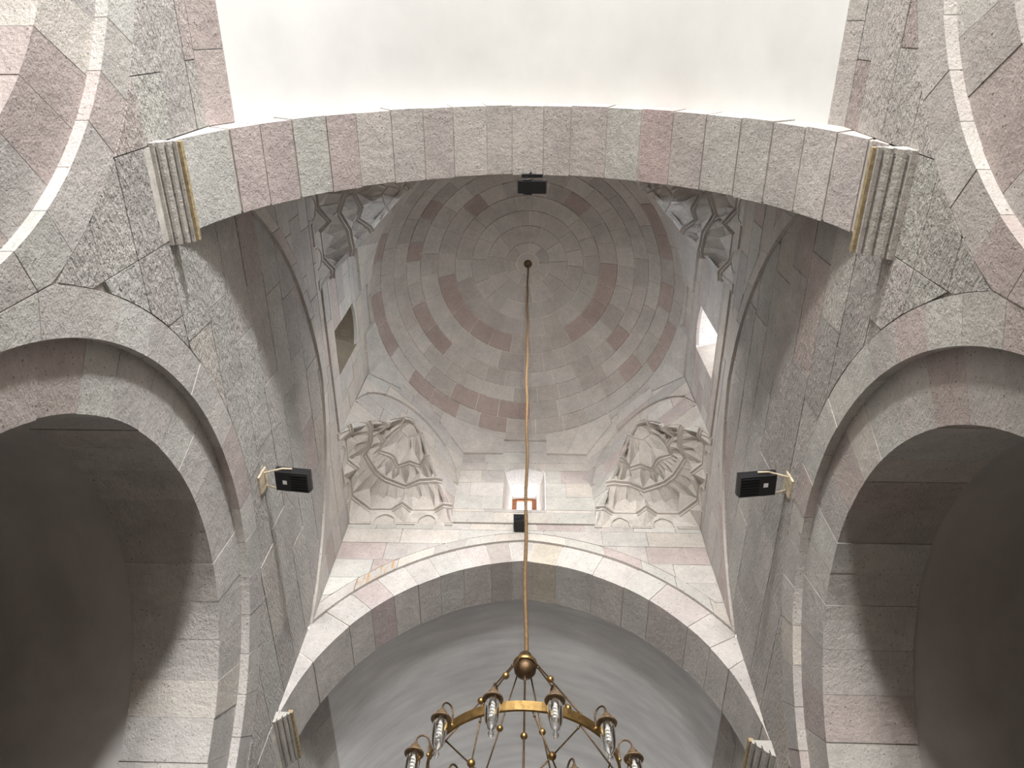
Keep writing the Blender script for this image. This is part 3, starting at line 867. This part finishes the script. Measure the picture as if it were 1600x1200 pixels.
# ------------------------------------------------------------------ chandelier
CX, HZ, RZ, RR = 0.0115, 0.561, 0.4376, 0.0870
ch = empty('chandelier'); tag(ch, 'ring chandelier of aged brass with hanging glass lanterns on a long rod from the dome', 'chandelier')
TOPX = 0.001
top = Vector((TOPX, YC, ZT+HD-0.001))
obj('ceiling_rose', lathe([(0.0001, -0.010), (0.004, -0.010), (0.0085, -0.006), (0.0112, -0.002), (0.0112, 0.001)], top, 20), BRASS_D, ch)
pts = []
for i in range(81):
    t = i/80; z = top.z-0.008+(HZ+0.014-top.z+0.008)*t; x = TOPX+(CX-TOPX)*t
    pts.append((x+0.0007*sin(t*46)+0.0006*sin(t*19+1), YC+0.0006*sin(t*37+2), z))
obj('suspension_rod', tube(pts, 0.0025, 8), CORD, ch)
hubc = (CX, YC, HZ)
hub = obj('hub', lathe([(0.0022, 0.016), (0.0060, 0.015), (0.0078, 0.011), (0.0078, 0.007), (0.0112, 0.005), (0.0112, 0.001), (0.0104, -0.001), (0.0120, -0.003), (0.0112, -0.008), (0.0080, -0.0125), (0.0035, -0.015), (0.0012, -0.0155), (0.0012, -0.020), (0.0001, -0.021)], hubc, 24), BRASS_D, ch)
obj('collar', lathe([(0.0118, 0.0045), (0.0128, 0.0030), (0.0128, 0.0005), (0.0118, -0.0005)], hubc, 24), BRASS, hub)
def hoop(r, z, w, hgt, n=72):
    vs, fs = [], []
    for k in range(n):
        a = 2*pi*k/n
        for rr, zz in ((r-w, z-hgt), (r+w, z-hgt), (r+w, z+hgt), (r-w, z+hgt)):
            vs.append((CX+rr*sin(a), YC-rr*cos(a), zz))
    for k in range(n):
        for e in range(4): fs.append((4*k+e, 4*k+(e+1) % 4, 4*((k+1) % n)+(e+1) % 4, 4*((k+1) % n)+e))
    return vs, fs
def pol(a, r, z): return (CX+r*sin(a), YC-r*cos(a), z)
obj('ring', hoop(RR, RZ, 0.0012, 0.0046), BRASS, ch, False)
RZ2, RR2 = 0.372, 0.0850
obj('ring', hoop(RR2, RZ2, 0.0012, 0.0042), BRASS, ch, False)
def lerp(a, b_, t): return tuple(x+(y-x)*t for x, y in zip(a, b_))
for k in range(6):
    a = radians(35+60*k)
    p, q = pol(a, 0.0120, HZ+0.001), pol(a, RR, RZ+0.005)
    rd_ = obj('suspension_bar', tube([p, q], 0.00085, 6), BRASS_D, ch)
    obj('ball_joint', ball(lerp(p, q, 0.42), 0.0036), BRASS, rd_)
    obj('eyelet', ball(lerp(p, q, 0.02), 0.0016, 8), BRASS_D, rd_); obj('eyelet', ball(lerp(p, q, 0.98), 0.0014, 8), BRASS_D, rd_)
for k in range(12):
    a = radians(35+30*k); b2 = radians(35+30*k+(42 if k % 2 else -42))
    p, q = pol(a, RR-0.001, RZ-0.004), pol(b2, RR2-0.028, RZ2+0.004)
    rd_ = obj('brace_bar', tube([p, q], 0.00075, 6), BRASS_D, ch)
    if k % 2 == 0: obj('ball_joint', ball(lerp(p, q, 0.45), 0.0036), BRASS, rd_)
    obj('eyelet', ball(lerp(p, q, 0.05), 0.0013, 8), BRASS_D, rd_)
stem = obj('centre_stem', tube([(CX, YC, HZ-0.018), (CX, YC, RZ2-0.03)], 0.0011, 8), BRASS_D, ch)
obj('ball_joint', ball((CX, YC, 0.476), 0.0036), BRASS, stem)
obj('ball_joint', ball((CX-0.004, YC, 0.437), 0.0040), BRASS_D, stem)
# one lantern, copied round the rings (local metres, pointing outward along +x, hung from the ring edge at the origin)
LR = 0.0125
arm_pts = [(0, 0, -0.002), (0.0002, 0, 0.006)] + [(LR/2-LR/2*cos(pi*i/10), 0, 0.010+0.0075*sin(pi*i/10)) for i in range(11)] + [(LR, 0, 0.006)]
def lm(vf, name, mt):
    me = bpy.data.meshes.new(name); me.from_pydata([(x*S, y*S, z*S) for x, y, z in vf[0]], [], vf[1]); me.materials.append(mt)
    for p in me.polygons: p.use_smooth = True
    me.update(); return me
m_cap = lm(lathe([(0.0010, 0.0095), (0.0016, 0.0090), (0.0018, 0.0070), (0.0042, 0.0050), (0.0052, 0.0028), (0.0055, 0.0005), (0.0084, -0.0012), (0.0090, -0.0024), (0.0086, -0.0032), (0.0060, -0.0022), (0.0050, -0.0010), (0.0001, -0.0008)], (LR, 0, 0), 18), 'lamp', CAP)
m_arm = lm(tube(arm_pts, 0.00085, 6), 'arm', BRASS_D)
m_knob = lm(ball((0, 0, -0.001), 0.0019, 8), 'arm_knob', BRASS)
gp = [(0.0056, -0.0020), (0.0064, -0.0050), (0.0066, -0.0120), (0.0062, -0.0200), (0.0050, -0.0270), (0.0030, -0.0310), (0.0016, -0.0325), (0.0024, -0.0345), (0.0026, -0.0365), (0.0016, -0.0385), (0.0001, -0.0390)]
gi = [(max(0.0001, r-0.0005), z+0.0004) for r, z in gp[:8]]+[(0.0001, -0.0318)]
m_glass = lm(lathe(gp+gi[::-1][0:0], (LR, 0, 0), 18), 'glass_shade', GLASS)
hx = [(LR+0.0030*cos(i*0.55), 0.0030*sin(i*0.55), -0.0060-0.0145*i/46) for i in range(47)]
m_bulb = lm(merge(tube(hx, 0.0011, 6), lathe([(0.0001, 0.0), (0.0026, 0.0), (0.0026, -0.0050), (0.0001, -0.0056)], (LR, 0, -0.001), 12)), 'bulb', BULB)
def lantern(a, r, z):
    o = link('lamp', m_cap, ch); o.location = W(pol(a, r, z)); o.rotation_euler.z = a-pi/2
    for nm, me in (('arm', m_arm), ('arm_knob', m_knob), ('glass_shade', m_glass), ('bulb', m_bulb)): link(nm, me, o)
for k in range(12): lantern(radians(15+30*k), RR+0.0012, RZ)
for k in range(6): lantern(radians(24+60*k), RR2+0.0012, RZ2)

# ------------------------------------------------------------------ floodlights
def flood(label, root_p, c, size, tilt, yaw, wall_p, sticker=True, fins=True, emit=None, arm=None):
    root = empty('floodlight'); tag(root, label, 'floodlight', 'floodlights under the dome')
    R = Matrix.Rotation(yaw, 3, 'Z') @ Matrix.Rotation(tilt, 3, 'Y')
    def L(vs): return [tuple(Vector(c)+R @ Vector(v)) for v in vs]
    lx, ly, lz = (q/2 for q in size)
    # housing: wide lens side up, tapered heat-sink back below
    vs = L([(-lx*.94, -ly*.94, -lz), (lx*.94, -ly*.94, -lz), (lx*.94, ly*.94, -lz), (-lx*.94, ly*.94, -lz), (-lx, -ly, lz*.2), (lx, -ly, lz*.2), (lx, ly, lz*.2), (-lx, ly, lz*.2),
            (-lx, -ly, lz), (lx, -ly, lz), (lx, ly, lz), (-lx, ly, lz)])
    fs = [(3, 2, 1, 0), (8, 9, 10, 11)] + [(i, (i+1) % 4, 4+(i+1) % 4, 4+i) for i in range(4)] + [(4+i, 4+(i+1) % 4, 8+(i+1) % 4, 8+i) for i in range(4)]
    hs = mesh_obj('housing', vs, fs, BLACK, root)
    def bx(nm, x0, x1, y0, y1, z0, z1, mt, par): mesh_obj(nm, L(box_vs(x0, x1, y0, y1, z0, z1)), box_faces(), mt, par)
    if fins:
        for i in range(7):
            y = -ly*0.78+ly*1.56*i/6; bx('cooling_fin', -lx*0.05, lx*0.88, y-ly*0.03, y+ly*0.03, -lz*1.22, -lz, BLACK, hs)
    if sticker: bx('paper_label', -lx*0.52, -lx*0.28, -ly*0.12, ly*0.26, -lz*1.03, -lz, STICK, hs)
    bx('lens', -lx*0.9, lx*0.9, -ly*0.9, ly*0.9, lz, lz*1.06, PANE if emit is None else BULB, hs)
    # bracket: two arms from the wall plate to the housing sides
    wp = Vector(wall_p)
    for sg in (-1, 1):
        e = Vector(L([(-lx*0.55, sg*ly*1.12, -lz*0.2)])[0]); dv = (Vector(L([(0, sg*ly*0.6, 0)])[0])-Vector(c)); w0 = wp+dv
        obj('bracket_arm', tube([tuple(w0), tuple(lerp(w0, e, 0.5)), tuple(e), L([(lx*0.0, sg*ly*1.12, 0)])[0]], min(0.0016, ly*0.2), 6), arm or STEEL, root, False)
    return root, R
fl, _ = flood('black floodlight with white label mounted on the left wall', None, (-0.3445, 0.627, 0.922), (0.054, 0.035, 0.014), 0.10, 0.03, (-0.3885, 0.625, 0.920))
def plate(root, x0, x1, y0, y1, z0, z1, mt=STEEL): boxes('wall_plate', [(x0, x1, y0, y1, z0, z1)], mt, root)
plate(fl, -0.3900, -0.3870, 0.610, 0.640, 0.900, 0.932)
fr_, _ = flood('black finned floodlight with white label mounted on the right wall', None, (0.3440, 0.609, 0.902), (0.056, 0.036, 0.014), 0.10, pi-0.05, (0.3885, 0.606, 0.900))
plate(fr_, 0.3870, 0.3900, 0.592, 0.622, 0.884, 0.912)
ff, _ = flood('small black floodlight below the far window', None, (-0.0055, 0.9780, 1.2900), (0.031, 0.022, 0.026), 0.0, 0.0, (-0.0055, YC+H1-0.001, 1.292), sticker=False, fins=False, arm=BLACK)
boxes('wall_plate', [(-0.018, 0.007, YC+H1-0.008, YC+H1+0.001, 1.278, 1.300)], BLACK, ff)
fn, _ = flood('black floodlight hanging at the crown of the near arch', None, (0.0125, 0.2400, 1.1780), (0.046, 0.020, 0.010), 0.05, 0.0, (0.0125, NY1+0.002, 1.192), sticker=False, fins=False, emit=1, arm=BLACK)
boxes('wall_plate', [(-0.004, 0.029, NY1-0.001, NY1+0.004, 1.182, 1.200)], BLACK, fn)
area('floodlight_beam', W((0.0125, 0.2405, 1.1855)), W((0.0, 1.0, 1.42)), 0.26, 0.10, 165, (1.0, 0.955, 0.90), 112)
